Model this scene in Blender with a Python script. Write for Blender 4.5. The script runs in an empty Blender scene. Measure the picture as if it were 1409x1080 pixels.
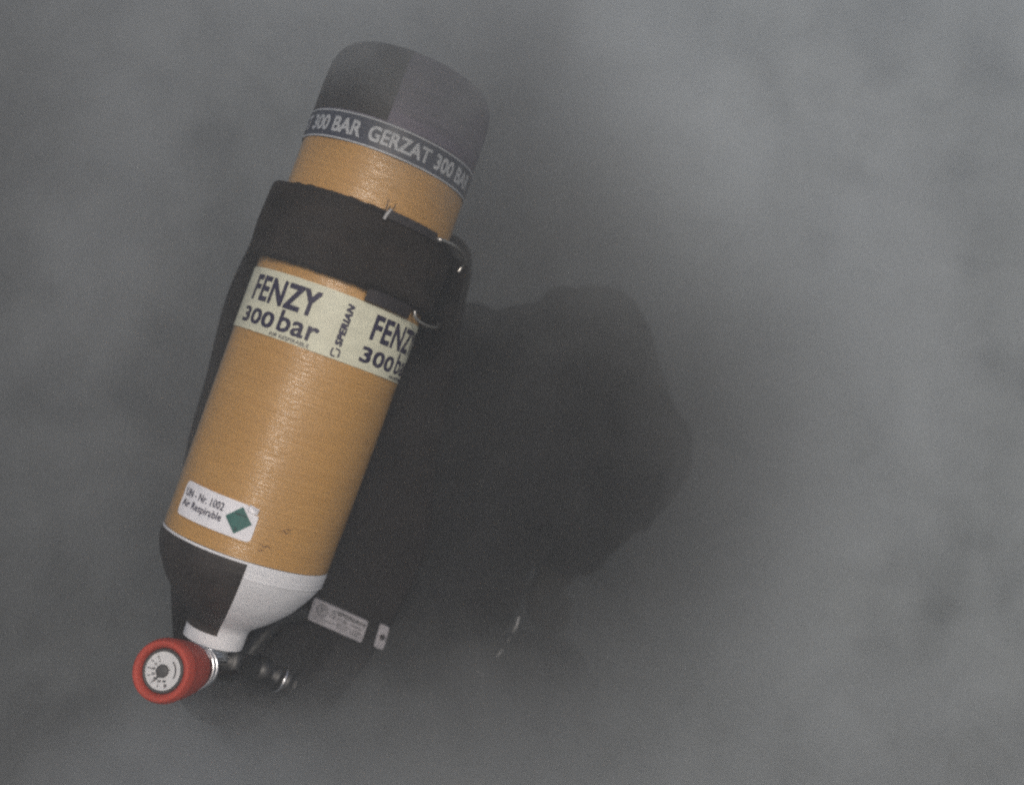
import bpy, bmesh, math, random
from math import sin, cos, pi, radians as R, atan2, sqrt
from mathutils import Vector, Matrix, noise
random.seed(4)
S = bpy.context.scene
COL = S.collection

# ---------------------------------------------------------------- camera, sky, sun, exposure
K = 0.0007                                    # metres per photo pixel at one metre
CAM_POS = Vector((0, 0, 1.78))
PITCH, ROLL = R(30), R(8)
# the camera's own axes in the world: x right, y along the view, z up in the picture
MF = (Matrix.Translation(CAM_POS) @ Matrix.Rotation(-PITCH, 4, 'X') @ Matrix.Rotation(-ROLL, 4, 'Y'))
cam = bpy.data.cameras.new('camera')
cam.sensor_width = 36
cam.lens = 36 / (1409 * K)
cam.clip_start = 0.02
cam.clip_end = 500
camo = bpy.data.objects.new('camera', cam)
COL.objects.link(camo)
camo.matrix_world = MF @ Matrix.Rotation(R(90), 4, 'X')
cam.dof.use_dof = True
cam.dof.focus_distance = 0.93
cam.dof.aperture_fstop = 3.0
S.camera = camo

SUN_EL, SUN_AZ = R(50), R(14)                # behind the photographer, a little to one side
W = bpy.data.worlds.new('World')
S.world = W
W.use_nodes = True
nt = W.node_tree
sky = nt.nodes.new('ShaderNodeTexSky')
sky.sky_type = 'NISHITA'
sky.sun_disc = False
sky.sun_elevation = SUN_EL
sky.sun_rotation = R(180) - SUN_AZ
sky.air_density = 1.0
sky.dust_density = 6.0
sky.ozone_density = 0.6
bg = nt.nodes['Background']
bg.inputs[1].default_value = 0.088
nt.links.new(sky.outputs[0], bg.inputs[0])

sun = bpy.data.lights.new('sun', 'SUN')
sun.energy = 1.1
sun.angle = R(9)
sun.color = (1.0, 0.96, 0.90)
suno = bpy.data.objects.new('sun', sun)
COL.objects.link(suno)
sd = Vector((sin(SUN_AZ) * cos(SUN_EL), -cos(SUN_AZ) * cos(SUN_EL), sin(SUN_EL)))   # towards the sun
suno.rotation_euler = sd.to_track_quat('Z', 'Y').to_euler()
suno.location = (0, -3, 6)

S.view_settings.view_transform = 'Standard'
S.view_settings.look = 'None'
S.view_settings.exposure = 0.0
S.view_settings.gamma = 1.0
S.cycles.use_denoising = False            # the photograph is grainy
S.cycles.pixel_filter_type = 'BLACKMAN_HARRIS'
S.cycles.filter_width = 2.4
S.cycles.volume_bounces = 2
S.cycles.max_bounces = 8
S.cycles.volume_step_rate = 1.0
S.cycles.volume_max_steps = 256

# ---------------------------------------------------------------- helpers
def P(x, y, z):
    """camera-frame metres -> world"""
    return MF @ Vector((x, y, z))

def nd(nt, t, **kw):
    n = nt.nodes.new(t)
    for k, v in kw.items():
        setattr(n, k, v)
    return n

def mat(name, col, rough=0.6, metal=0.0, var=0.15, scale=(60, 60, 60), bump=0.0, bscale=None, spec=0.5, detail=4.0,
        col2=None, rvar=0.12, coat=0.0):
    m = bpy.data.materials.new(name)
    m.use_nodes = True
    n = m.node_tree
    b = n.nodes['Principled BSDF']
    b.inputs['Metallic'].default_value = metal
    b.inputs['Specular IOR Level'].default_value = spec
    if coat:
        b.inputs['Coat Weight'].default_value = coat
        b.inputs['Coat Roughness'].default_value = 0.14
    tc = nd(n, 'ShaderNodeTexCoord')
    mp = nd(n, 'ShaderNodeMapping')
    mp.inputs['Scale'].default_value = scale
    n.links.new(tc.outputs['Object'], mp.inputs['Vector'])
    no = nd(n, 'ShaderNodeTexNoise')
    no.inputs['Scale'].default_value = 1
    no.inputs['Detail'].default_value = detail
    n.links.new(mp.outputs[0], no.inputs['Vector'])
    mx = nd(n, 'ShaderNodeMix', data_type='RGBA')
    c = Vector(col[:3])
    c2 = Vector(col2) if col2 else c * (1 - var * 2)
    c1 = c if col2 else c * (1 + var)
    mx.inputs[6].default_value = (*c2, 1)
    mx.inputs[7].default_value = (*[min(1, q) for q in c1], 1)
    rp = nd(n, 'ShaderNodeMapRange')
    rp.inputs['From Min'].default_value = 0.3
    rp.inputs['From Max'].default_value = 0.7
    n.links.new(no.outputs['Fac'], rp.inputs['Value'])
    n.links.new(rp.outputs[0], mx.inputs[0])
    n.links.new(mx.outputs[2], b.inputs['Base Color'])
    r2 = nd(n, 'ShaderNodeMapRange')
    r2.inputs['To Min'].default_value = max(0.03, rough - rvar)
    r2.inputs['To Max'].default_value = min(1, rough + rvar)
    n.links.new(no.outputs['Fac'], r2.inputs['Value'])
    n.links.new(r2.outputs[0], b.inputs['Roughness'])
    if bump:
        mp2 = nd(n, 'ShaderNodeMapping')
        mp2.inputs['Scale'].default_value = bscale or scale
        n.links.new(tc.outputs['Object'], mp2.inputs['Vector'])
        n2 = nd(n, 'ShaderNodeTexNoise')
        n2.inputs['Scale'].default_value = 1
        n2.inputs['Detail'].default_value = 3
        n.links.new(mp2.outputs[0], n2.inputs['Vector'])
        bp = nd(n, 'ShaderNodeBump')
        bp.inputs['Strength'].default_value = bump
        bp.inputs['Distance'].default_value = 0.001
        n.links.new(n2.outputs['Fac'], bp.inputs['Height'])
        n.links.new(bp.outputs[0], b.inputs['Normal'])
        if coat:
            n.links.new(bp.outputs[0], b.inputs['Coat Normal'])
    return m

M = {}
M['aramid'] = mat('wound_aramid_laminate', (0.52, 0.290, 0.082), 0.5, var=0.10, scale=(14, 14, 600), bump=0.75, bscale=(30, 30, 1000),
                  col2=(0.46, 0.245, 0.064), rvar=0.05, coat=1.0)
M['white'] = mat('white_paint', (0.75, 0.76, 0.79), 0.5, var=0.03, scale=(30, 30, 120), bump=0.35, bscale=(260, 260, 420))
M['black'] = mat('black_vinyl', (0.030, 0.024, 0.021), 0.55, var=0.2, scale=(40, 40, 40), bump=0.2, bscale=(300, 300, 300))
M['dirtygrey'] = mat('grimy_grey_paint', (0.16, 0.14, 0.185), 0.5, var=0.18, scale=(18, 18, 300), bump=0.4, bscale=(20, 20, 700))
M['band'] = mat('slate_band', (0.062, 0.068, 0.092), 0.45, var=0.12, scale=(50, 50, 50))
M['print_w'] = mat('white_print', (0.50, 0.52, 0.54), 0.5, var=0.08, scale=(400, 400, 400))
M['tape'] = mat('cream_tape', (0.68, 0.68, 0.53), 0.45, var=0.05, scale=(40, 40, 90), bump=0.15, bscale=(90, 90, 90))
M['ink'] = mat('navy_ink', (0.024, 0.019, 0.055), 0.5, var=0.2, scale=(300, 300, 300))
M['sticker'] = mat('white_sticker', (0.84, 0.84, 0.88), 0.4, var=0.03, scale=(60, 60, 60))
M['green'] = mat('green_print', (0.035, 0.145, 0.125), 0.5, var=0.1, scale=(200, 200, 200))
M['web'] = mat('dark_webbing', (0.022, 0.017, 0.014), 0.85, var=0.25, scale=(30, 30, 60), bump=0.6, bscale=(420, 420, 1200), spec=0.25)
M['plastic'] = mat('black_moulded_plastic', (0.013, 0.011, 0.011), 0.75, var=0.2, scale=(25, 25, 25), bump=0.25, bscale=(500, 500, 500), spec=0.15)
M['steel'] = mat('steel_wire', (0.62, 0.60, 0.56), 0.28, 1.0, var=0.05)
M['chrome'] = mat('worn_chrome', (0.80, 0.81, 0.84), 0.24, 1.0, var=0.08, rvar=0.06, scale=(120, 120, 120))
M['brass'] = mat('dull_fitting_metal', (0.10, 0.10, 0.10), 0.5, 1.0, var=0.15)
M['buckle'] = mat('dark_buckle_metal', (0.022, 0.017, 0.019), 0.6, 0.0, var=0.2)
M['red'] = mat('red_rubber', (0.44, 0.055, 0.032), 0.65, var=0.08, scale=(30, 30, 30), bump=0.3, bscale=(600, 600, 600))
M['rim'] = mat('grey_gauge_rim', (0.09, 0.09, 0.09), 0.6, 0.3, var=0.1)
M['dial'] = mat('white_dial', (0.66, 0.67, 0.68), 0.35, var=0.03)
M['dark'] = mat('dark_print', (0.03, 0.03, 0.035), 0.5)
M['lab'] = mat('faded_grey_label', (0.36, 0.35, 0.38), 0.5, var=0.10, scale=(120, 120, 120))
M['coat'] = mat('black_turnout_cloth', (0.012, 0.012, 0.013), 0.9, var=0.2, scale=(14, 14, 14), bump=0.5, bscale=(700, 700, 700), spec=0.2)
M['helmet'] = mat('dark_helmet_shell', (0.022, 0.022, 0.022), 0.5, var=0.1, spec=0.3)
M['glove'] = mat('dark_glove_leather', (0.03, 0.025, 0.02), 0.8, var=0.2)
M['boot'] = mat('black_boot_rubber', (0.015, 0.015, 0.015), 0.5, var=0.2)
M['skin'] = mat('skin', (0.45, 0.27, 0.19), 0.5, var=0.05)
M['trim'] = mat('silver_trim', (0.42, 0.42, 0.42), 0.4, var=0.1)
M['hose'] = mat('black_hose_rubber', (0.02, 0.02, 0.02), 0.5, var=0.1)
M['ground'] = mat('grey_dirt_and_asphalt', (0.075, 0.075, 0.078), 0.9, var=0.25, scale=(3, 3, 3), bump=0.8, bscale=(40, 40, 40), detail=8)

def newobj(name, me, m=None, parent=None, smooth=True):
    o = bpy.data.objects.new(name, me)
    COL.objects.link(o)
    if m is not None:
        for q in (m if isinstance(m, (list, tuple)) else [m]):
            me.materials.append(q)
    if smooth:
        for p in me.polygons:
            p.use_smooth = True
    if parent is not None:
        o.parent = parent
    return o

def pyobj(name, v, f, m, parent=None, smooth=True, mi=None):
    me = bpy.data.meshes.new(name)
    me.from_pydata([tuple(q) for q in v], [], f)
    if mi:
        for p, i in zip(me.polygons, mi):
            p.material_index = i
    bm = bmesh.new()
    bm.from_mesh(me)
    bmesh.ops.remove_doubles(bm, verts=bm.verts, dist=1e-6)
    bmesh.ops.recalc_face_normals(bm, faces=bm.faces)
    bm.to_mesh(me)
    bm.free()
    return newobj(name, me, m, parent, smooth)

def empty(name, mtx, label, cat, group=None):
    o = bpy.data.objects.new(name, None)
    COL.objects.link(o)
    o.matrix_world = mtx
    o.empty_display_size = 0.05
    o['label'] = label
    o['category'] = cat
    if group:
        o['group'] = group
    return o

def lathe(prof, n=128, a0=0.0, a1=2 * pi, wob=None):
    """prof: (r, z); angle 0 faces -Y"""
    closed = abs(a1 - a0 - 2 * pi) < 1e-6
    cols = n if closed else n + 1
    v, f = [], []
    for i in range(cols):
        a = a0 + (a1 - a0) * i / n
        for r, z in prof:
            rr = r + (wob(a, z) if wob and r > 0.002 else 0)
            v.append((rr * sin(a), -rr * cos(a), z))
    k = len(prof)
    for i in range(n):
        j = (i + 1) % cols
        for q in range(k - 1):
            f.append((i * k + q, j * k + q, j * k + q + 1, i * k + q + 1))
    return v, f

def tube(pts, r, n=10, caps=True):
    """tube along 3-D points, r a number or a list"""
    pts = [Vector(p) for p in pts]
    rs = r if isinstance(r, (list, tuple)) else [r] * len(pts)
    v, f = [], []
    up = None
    for i, p in enumerate(pts):
        d = (pts[min(i + 1, len(pts) - 1)] - pts[max(i - 1, 0)]).normalized()
        if up is None:
            up = d.orthogonal().normalized()
        up = (up - d * up.dot(d)).normalized()
        s = d.cross(up)
        for k in range(n):
            a = 2 * pi * k / n
            v.append(p + (up * cos(a) + s * sin(a)) * rs[i])
    for i in range(len(pts) - 1):
        for k in range(n):
            f.append((i * n + k, i * n + (k + 1) % n, (i + 1) * n + (k + 1) % n, (i + 1) * n + k))
    if caps:
        f.append(tuple(reversed(range(n))))
        f.append(tuple(range((len(pts) - 1) * n, len(pts) * n)))
    return v, f

def smoothpts(pts, n=8):
    """Catmull-Rom through points"""
    pts = [Vector(p) for p in pts]
    q = [pts[0]] + pts + [pts[-1]]
    out = []
    for i in range(1, len(q) - 2):
        for k in range(n):
            t = k / n
            a, b, c, d = q[i - 1], q[i], q[i + 1], q[i + 2]
            out.append(0.5 * ((2 * b) + (c - a) * t + (2 * a - 5 * b + 4 * c - d) * t * t + (3 * b - a - 3 * c + d) * t ** 3))
    out.append(pts[-1])
    return out

def along(p0, p1, prof, n=32):
    """lathe profile (r, z) laid from p0 towards p1"""
    v, f = lathe(prof, n)
    d = (Vector(p1) - Vector(p0)).normalized()
    q = d.to_track_quat('Z', 'Y').to_matrix()
    return [q @ Vector(p) + Vector(p0) for p in v], f

def text_mesh(s, size, sx=1.0, bold=0.0, font_space=1.0, shear=0.0):
    cu = bpy.data.curves.new('t', 'FONT')
    cu.body = s
    cu.size = size
    cu.offset = bold
    cu.shear = shear
    cu.space_character = font_space
    cu.align_x = 'CENTER'
    cu.align_y = 'CENTER'
    cu.resolution_u = 4
    o = bpy.data.objects.new('t', cu)
    COL.objects.link(o)
    bpy.context.view_layer.update()
    dg = bpy.context.evaluated_depsgraph_get()
    me = bpy.data.meshes.new_from_object(o.evaluated_get(dg))
    bpy.data.objects.remove(o)
    bpy.data.curves.remove(cu)
    me.transform(Matrix.Diagonal((sx, 1, 1, 1)))
    return me

def text_fit(s, w, h, bold=0.0, shear=0.0, space=1.0):
    """text mesh centred on the origin, scaled to w by h; bold = several slightly shifted copies"""
    me = text_mesh(s, 1.0, 1.0, 0.0, space, shear)
    xs = [v.co.x for v in me.vertices]
    ys = [v.co.y for v in me.vertices]
    cx, cy = (max(xs) + min(xs)) / 2, (max(ys) + min(ys)) / 2
    b = bold
    ax, ay = w / (max(xs) - min(xs) + 2 * b), h / (max(ys) - min(ys) + 2 * b)
    if not b:
        for v in me.vertices:
            v.co = ((v.co.x - cx) * ax, (v.co.y - cy) * ay, 0)
        return me
    vv, ff = [], []
    for k, (dx, dy) in enumerate(((0, 0), (-b, -b), (b, b), (-b, b), (b, -b), (b, 0), (-b, 0))):
        o = len(vv)
        vv += [((v.co.x - cx + dx) * ax, (v.co.y - cy + dy) * ay, k * 0.00002) for v in me.vertices]
        ff += [[i + o for i in p.vertices] for p in me.polygons]
    m2 = bpy.data.meshes.new('t')
    m2.from_pydata(vv, [], ff)
    return m2

def flat_on(me, fn, name, m, parent, step=0.0035):
    """cut a flat mesh into narrow strips, then bend it with fn(u, v)"""
    bm = bmesh.new()
    bm.from_mesh(me)
    xs = [v.co.x for v in bm.verts]
    x = min(xs) + step
    while step and x < max(xs):
        bmesh.ops.bisect_plane(bm, geom=bm.verts[:] + bm.edges[:] + bm.faces[:], plane_co=(x, 0, 0), plane_no=(1, 0, 0))
        x += step
    for v in bm.verts:
        x_, y_, z_ = v.co
        p = Vector(fn(x_, y_))
        if z_:
            e = 1e-3
            p = p + (Vector(fn(x_ + e, y_)) - p).cross(Vector(fn(x_, y_ + e)) - p).normalized() * z_
        v.co = p
    bmesh.ops.recalc_face_normals(bm, faces=bm.faces)
    me2 = bpy.data.meshes.new(name)
    bm.to_mesh(me2)
    bm.free()
    return newobj(name, me2, m, parent, smooth=False)

# ---------------------------------------------------------------- ground and haze
v, f = [], []
N = 60
for i in range(N + 1):
    for j in range(N + 1):
        x, y = (i / N - .5) * 2, (j / N - .5) * 2
        x, y = x * abs(x) * 60, y * abs(y) * 60
        v.append((x, y, 0.02 * noise.noise(Vector((x * .7, y * .7, 0)))))
for i in range(N):
    for j in range(N):
        a = i * (N + 1) + j
        f.append((a, a + N + 1, a + N + 2, a + 1))
g = pyobj('ground', v, f, M['ground'])
g['kind'] = 'structure'

def boxmesh(lo, hi):
    v = [(x, y, z) for x in (lo[0], hi[0]) for y in (lo[1], hi[1]) for z in (lo[2], hi[2])]
    f = [(0, 1, 3, 2), (4, 6, 7, 5), (0, 4, 5, 1), (2, 3, 7, 6), (0, 2, 6, 4), (1, 5, 7, 3)]
    return v, f

hm = bpy.data.materials.new('even_haze')
hm.use_nodes = True
hn = hm.node_tree
hn.nodes.clear()
out = nd(hn, 'ShaderNodeOutputMaterial')
pv = nd(hn, 'ShaderNodeVolumePrincipled')
pv.inputs['Color'].default_value = (0.545, 0.58, 0.605, 1)
pv.inputs['Density'].default_value = 0.13
pv.inputs['Anisotropy'].default_value = 0.0
hn.links.new(pv.outputs[0], out.inputs['Volume'])
v, f = boxmesh((-62, -62, -1), (62, 62, 2.15))
h = pyobj('haze', v, f, hm, smooth=False)
h['kind'] = 'stuff'

# ---------------------------------------------------------------- smoke bank with its own uneven density
sm = bpy.data.materials.new('rolling_smoke')
sm.use_nodes = True
sn = sm.node_tree
sn.nodes.clear()
out = nd(sn, 'ShaderNodeOutputMaterial')
pv = nd(sn, 'ShaderNodeVolumePrincipled')
pv.inputs['Anisotropy'].default_value = 0.0
sn.links.new(pv.outputs[0], out.inputs['Volume'])
tc = nd(sn, 'ShaderNodeTexCoord')
# brown-grey smoke mixed with paler bluish smoke; light and shade painted into the mix
so_n = nd(sn, 'ShaderNodeTexNoise')
so_n.inputs['Scale'].default_value = 1.1
so_n.inputs['Detail'].default_value = 3
so_m = nd(sn, 'ShaderNodeMapping')
so_m.inputs['Location'].default_value = (3.1, 0.4, 1.7)
sn.links.new(tc.outputs['Object'], so_m.inputs['Vector'])
sn.links.new(so_m.outputs[0], so_n.inputs['Vector'])
so_r = nd(sn, 'ShaderNodeValToRGB')
so_r.color_ramp.elements[0].position = 0.20
so_r.color_ramp.elements[0].color = (0.13, 0.128, 0.125, 1)
so_r.color_ramp.elements[1].position = 0.66
so_r.color_ramp.elements[1].color = (0.835, 0.885, 0.90, 1)
so_s = nd(sn, 'ShaderNodeSeparateXYZ')
sn.links.new(tc.outputs['Object'], so_s.inputs[0])
light_x = nd(sn, 'ShaderNodeMath', operation='MULTIPLY_ADD')
sn.links.new(so_s.outputs[0], light_x.inputs[0])
light_x.inputs[1].default_value = 0.14          # light falloff painted into the smoke colour: darker to the left
so_h = nd(sn, 'ShaderNodeMapRange')
so_h.inputs['To Min'].default_value = 0.27
so_h.inputs['To Max'].default_value = 0.73
sn.links.new(so_n.outputs['Fac'], so_h.inputs['Value'])
sn.links.new(so_h.outputs[0], light_x.inputs[2])
light_z = nd(sn, 'ShaderNodeMath', operation='MULTIPLY_ADD')
sn.links.new(so_s.outputs[2], light_z.inputs[0])
light_z.inputs[1].default_value = 0.02  # brighter top painted in: smoke colour slightly paler upward
sn.links.new(light_x.outputs[0], light_z.inputs[2])
so_v = nd(sn, 'ShaderNodeVectorMath', operation='SUBTRACT')
sn.links.new(tc.outputs['Object'], so_v.inputs[0])
so_v.inputs[1].default_value = (0.00, 1.42, -0.08)
so_d = nd(sn, 'ShaderNodeVectorMath', operation='DIVIDE')
sn.links.new(so_v.outputs[0], so_d.inputs[0])
so_d.inputs[1].default_value = (0.45, 0.95, 0.47)
so_l = nd(sn, 'ShaderNodeVectorMath', operation='LENGTH')
sn.links.new(so_d.outputs[0], so_l.inputs[0])
shade_k = nd(sn, 'ShaderNodeMapRange', interpolation_type='SMOOTHSTEP')   # figure's shade painted in: smoke colour darkest round it
sn.links.new(so_l.outputs['Value'], shade_k.inputs['Value'])
shade_k.inputs['From Min'].default_value = 0.25
shade_k.inputs['From Max'].default_value = 1.1
shade_k.inputs['To Min'].default_value = -0.32
shade_k.inputs['To Max'].default_value = 0.06
so_c = nd(sn, 'ShaderNodeMath', operation='ADD')
sn.links.new(light_z.outputs[0], so_c.inputs[0])
sn.links.new(shade_k.outputs[0], so_c.inputs[1])
so_v2 = nd(sn, 'ShaderNodeVectorMath', operation='SUBTRACT')
sn.links.new(tc.outputs['Object'], so_v2.inputs[0])
so_v2.inputs[1].default_value = (0.00, 1.02, 0.30)
so_d2 = nd(sn, 'ShaderNodeVectorMath', operation='DIVIDE')
sn.links.new(so_v2.outputs[0], so_d2.inputs[0])
so_d2.inputs[1].default_value = (0.30, 0.5, 0.26)
so_l2 = nd(sn, 'ShaderNodeVectorMath', operation='LENGTH')
sn.links.new(so_d2.outputs[0], so_l2.inputs[0])
halo_k = nd(sn, 'ShaderNodeMapRange', interpolation_type='SMOOTHSTEP')  # second dark halo painted into the smoke colour, beside the cylinder top
sn.links.new(so_l2.outputs['Value'], halo_k.inputs['Value'])
halo_k.inputs['From Min'].default_value = 0.1
halo_k.inputs['From Max'].default_value = 1.0
halo_k.inputs['To Min'].default_value = -0.18
halo_k.inputs['To Max'].default_value = 0.0
so_e = nd(sn, 'ShaderNodeMath', operation='ADD')
sn.links.new(so_c.outputs[0], so_e.inputs[0])
sn.links.new(halo_k.outputs[0], so_e.inputs[1])
sn.links.new(so_e.outputs[0], so_r.inputs['Fac'])
sn.links.new(so_r.outputs['Color'], pv.inputs['Color'])
def mth(op, a, b=None, c=None, clamp=False):
    n = nd(sn, 'ShaderNodeMath', operation=op)
    n.use_clamp = clamp
    for i, q in enumerate((a, b, c)):
        if q is None:
            continue
        if isinstance(q, (int, float)):
            n.inputs[i].default_value = q
        else:
            sn.links.new(q, n.inputs[i])
    return n.outputs[0]
def mrange(val, a, b, c, d):
    n = nd(sn, 'ShaderNodeMapRange', interpolation_type='SMOOTHSTEP')
    sn.links.new(val, n.inputs['Value'])
    for k, q in zip(('From Min', 'From Max', 'To Min', 'To Max'), (a, b, c, d)):
        n.inputs[k].default_value = q
    return n.outputs[0]
no = nd(sn, 'ShaderNodeTexNoise')
no.inputs['Scale'].default_value = 4.2
no.inputs['Detail'].default_value = 4
no.inputs['Roughness'].default_value = 0.6
no.inputs['Distortion'].default_value = 0.6
sn.links.new(tc.outputs['Object'], no.inputs['Vector'])
no2 = nd(sn, 'ShaderNodeTexNoise')
no2.inputs['Scale'].default_value = 10.5
no2.inputs['Detail'].default_value = 3
no2.inputs['Roughness'].default_value = 0.6
no2.inputs['Distortion'].default_value = 0.9
sn.links.new(tc.outputs['Object'], no2.inputs['Vector'])
wisps = mth('MULTIPLY', mrange(no.outputs['Fac'], 0.32, 0.70, 0.25, 1.7), mrange(no2.outputs['Fac'], 0.34, 0.66, 0.15, 1.9))
sx = nd(sn, 'ShaderNodeSeparateXYZ')
sn.links.new(tc.outputs['Object'], sx.inputs[0])
wav = mth('MULTIPLY_ADD', no.outputs['Fac'], 0.35, sx.outputs[1])
bank = mrange(wav, 1.50, 2.15, 0.0, 2.6)      # the wall of smoke thickens past the crouching figure
tot = bank
def puff(c, r, d):
    global tot
    vm = nd(sn, 'ShaderNodeVectorMath', operation='SUBTRACT')
    sn.links.new(tc.outputs['Object'], vm.inputs[0])
    vm.inputs[1].default_value = c
    sc = nd(sn, 'ShaderNodeVectorMath', operation='DIVIDE')
    sn.links.new(vm.outputs[0], sc.inputs[0])
    sc.inputs[1].default_value = r
    ln = nd(sn, 'ShaderNodeVectorMath', operation='LENGTH')
    sn.links.new(sc.outputs[0], ln.inputs[0])
    tot = mth('ADD', tot, mrange(ln.outputs['Value'], 0.15, 1.0, d, 0.0))
puff((-0.12, 0.86, 0.36), (0.24, 0.13, 0.15), 7.0)     # drifting over the top of the cylinder
puff((-0.02, 0.90, 0.30), (0.13, 0.13, 0.20), 9.0)
puff((-0.27, 0.86, -0.38), (0.24, 0.12, 0.14), 6.5)    # curling round the valve
puff((-0.14, 1.045, -0.42), (0.40, 0.12, 0.20), 26.0)    # over the foot of the back plate
puff((-0.10, 0.84, 0.05), (0.50, 0.10, 0.50), 0.5)
puff((-0.36, 0.98, 0.10), (0.14, 0.2, 0.40), 2.4)      # along the left edge of the pack
puff((0.06, 1.22, 0.24), (0.36, 0.18, 0.23), 25.0)     # over the shoulders
puff((0.33, 1.22, 0.02), (0.24, 0.2, 0.42), 32.0)
puff((0.22, 1.24, -0.26), (0.26, 0.18, 0.22), 14.0)
puff((0.10, 1.2, 0.0), (0.40, 0.13, 0.40), 3.0)
puff((0.04, 1.12, 0.30), (0.18, 0.13, 0.24), 9.0)      # dense smoke past the cylinder's far side
puff((0.16, 1.22, -0.02), (0.26, 0.14, 0.26), 5.0)
puff((0.10, 1.22, -0.43), (0.60, 0.18, 0.26), 17.0)    # low, hiding the legs
puff((-0.20, 1.24, -0.50), (0.40, 0.14, 0.16), 10.0)
den = mth('MULTIPLY', tot, wisps)
sn.links.new(den, pv.inputs['Density'])
v, f = boxmesh((-1.5, 0.72, -0.95), (1.9, 3.0, 1.15))
so = pyobj('smoke', v, f, sm, smooth=False)
so['kind'] = 'stuff'
so.matrix_world = MF

# ---------------------------------------------------------------- air cylinder frame
def px(x, y, d):
    return Vector(((x - 704.5) * K * d, d, (540 - y) * K * d))
A0 = px(340.5, 750.6, 0.993)
A1 = px(541.5, 200.6, 1.013)
az = (A1 - A0).normalized()
mid = A0 + az * 0.227
ay = (mid - az * mid.dot(az)).normalized()
ax = ay.cross(az).normalized()
LF = Matrix.Translation(A0) @ Matrix((ax, ay, az)).transposed().to_4x4()
CF = MF @ LF                                    # cylinder-local -> world
LFi = LF.inverted()
RC = 0.0818
KR = RC / 116                                     # metres per pixel of radius

def hit(x, y, yl):
    """cylinder-local point on the plane y = yl"""
    o = LFi @ Vector((0, 0, 0))
    d = (LFi.to_3x3() @ px(x, y, 1.0))
    t = (yl - o.y) / d.y
    return o + d * t
def on_cyl(x, y, r=RC):
    """(angle, z) where the cylinder of radius r is met"""
    o = LFi @ Vector((0, 0, 0))
    d = (LFi.to_3x3() @ px(x, y, 1.0))
    a = d.x ** 2 + d.y ** 2
    b = 2 * (o.x * d.x + o.y * d.y)
    c = o.x ** 2 + o.y ** 2 - r * r
    disc = max(0, b * b - 4 * a * c)
    t = (-b - sqrt(disc)) / (2 * a)
    p = o + d * t
    return atan2(p.x, -p.y), p.z

cyl = empty('air_cylinder', CF, 'tan air cylinder with cream tape, black and white shoulder and red hand wheel', 'air cylinder')

def wob(a, z):
    # hand-wound laminate: shallow waves round the barrel
    return 0.00045 * cos(7 * a + 0.5 + 2 * sin(z * 6)) + 0.00022 * noise.noise(Vector((cos(a) * 3, sin(a) * 3, z * 60)))
taper = lambda z: 0.0013 * max(0.0, 1 - z / 0.13)
prof = [(RC - taper(0.395 * i / 120), 0.0005 + 0.395 * i / 120) for i in range(121)]
v, f = lathe(prof, 180, wob=wob)
pyobj('barrel', v, f, M['aramid'], cyl)

# painted shoulder, in pixel radii of the photograph turned to metres
sh = [(116, 0), (116, -8), (115.2, -16), (114, -24), (110, -36), (104.5, -48), (98, -60), (90, -73), (80, -86), (68, -99),
      (56, -110), (47, -118), (43, -124), (41.5, -130), (41.5, -151), (39, -154), (20, -154)]
def spline_prof(pr, n=4):
    return [(p.x, p.y) for p in smoothpts([Vector((a, b, 0)) for a, b in pr], n)]
QZ = 0.88
KR0 = KR
KR = (RC - 0.0013) / 116
shp = [(r * KR, z * K * QZ) for r, z in spline_prof(sh)]
v, f = lathe(shp, 128, wob=lambda a, z: 0.0003 * noise.noise(Vector((cos(a) * 4, sin(a) * 4, z * 120))))
pyobj('shoulder', v, f, M['white'], cyl)
for zz in (-13, -19):
    v, f = lathe([(115.3 * KR, zz * K), (115.9 * KR, (zz - 1.4) * K), (114.6 * KR, (zz - 3.4) * K)], 96, R(5), R(275))
    pyobj('paint_ridge', v, f, M['white'], cyl)
# black vinyl quadrant laid over the white
pp = [(r * KR + 0.0006, z * K * QZ) for r, z in spline_prof(sh[:15]) if -136 < z < -2.5]
v, f = lathe(pp, 60, R(-84), R(4), wob=lambda a, z: 0.0003 * noise.noise(Vector((cos(a) * 4, sin(a) * 4, z * 120))))
pyobj('black_quadrant', v, f, M['black'], cyl)
# far end
KR = KR0
dm = [(116, 560), (116, 587), (116, 610), (115.8, 640), (114.5, 659), (111, 672), (105, 683), (95, 691), (75, 696), (45, 698), (20, 699), (0.01, 699)]
dmp = [(r * KR, z * K) for r, z in spline_prof(dm)]
v, f = lathe(dmp, 128, wob=lambda a, z: 0.0004 * noise.noise(Vector((cos(a) * 3, sin(a) * 3, z * 200))))
pyobj('base_dome', v, f, M['dirtygrey'], cyl)
pp = [(r * KR + 0.0006, z * K) for r, z in spline_prof(dm) if 586 < z < 697.5]
v, f = lathe(pp, 60, R(-95), R(-9), wob=lambda a, z: 0.0004 * noise.noise(Vector((cos(a) * 3, sin(a) * 3, z * 200))))
pyobj('black_quadrant', v, f, M['black'], cyl)
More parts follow.
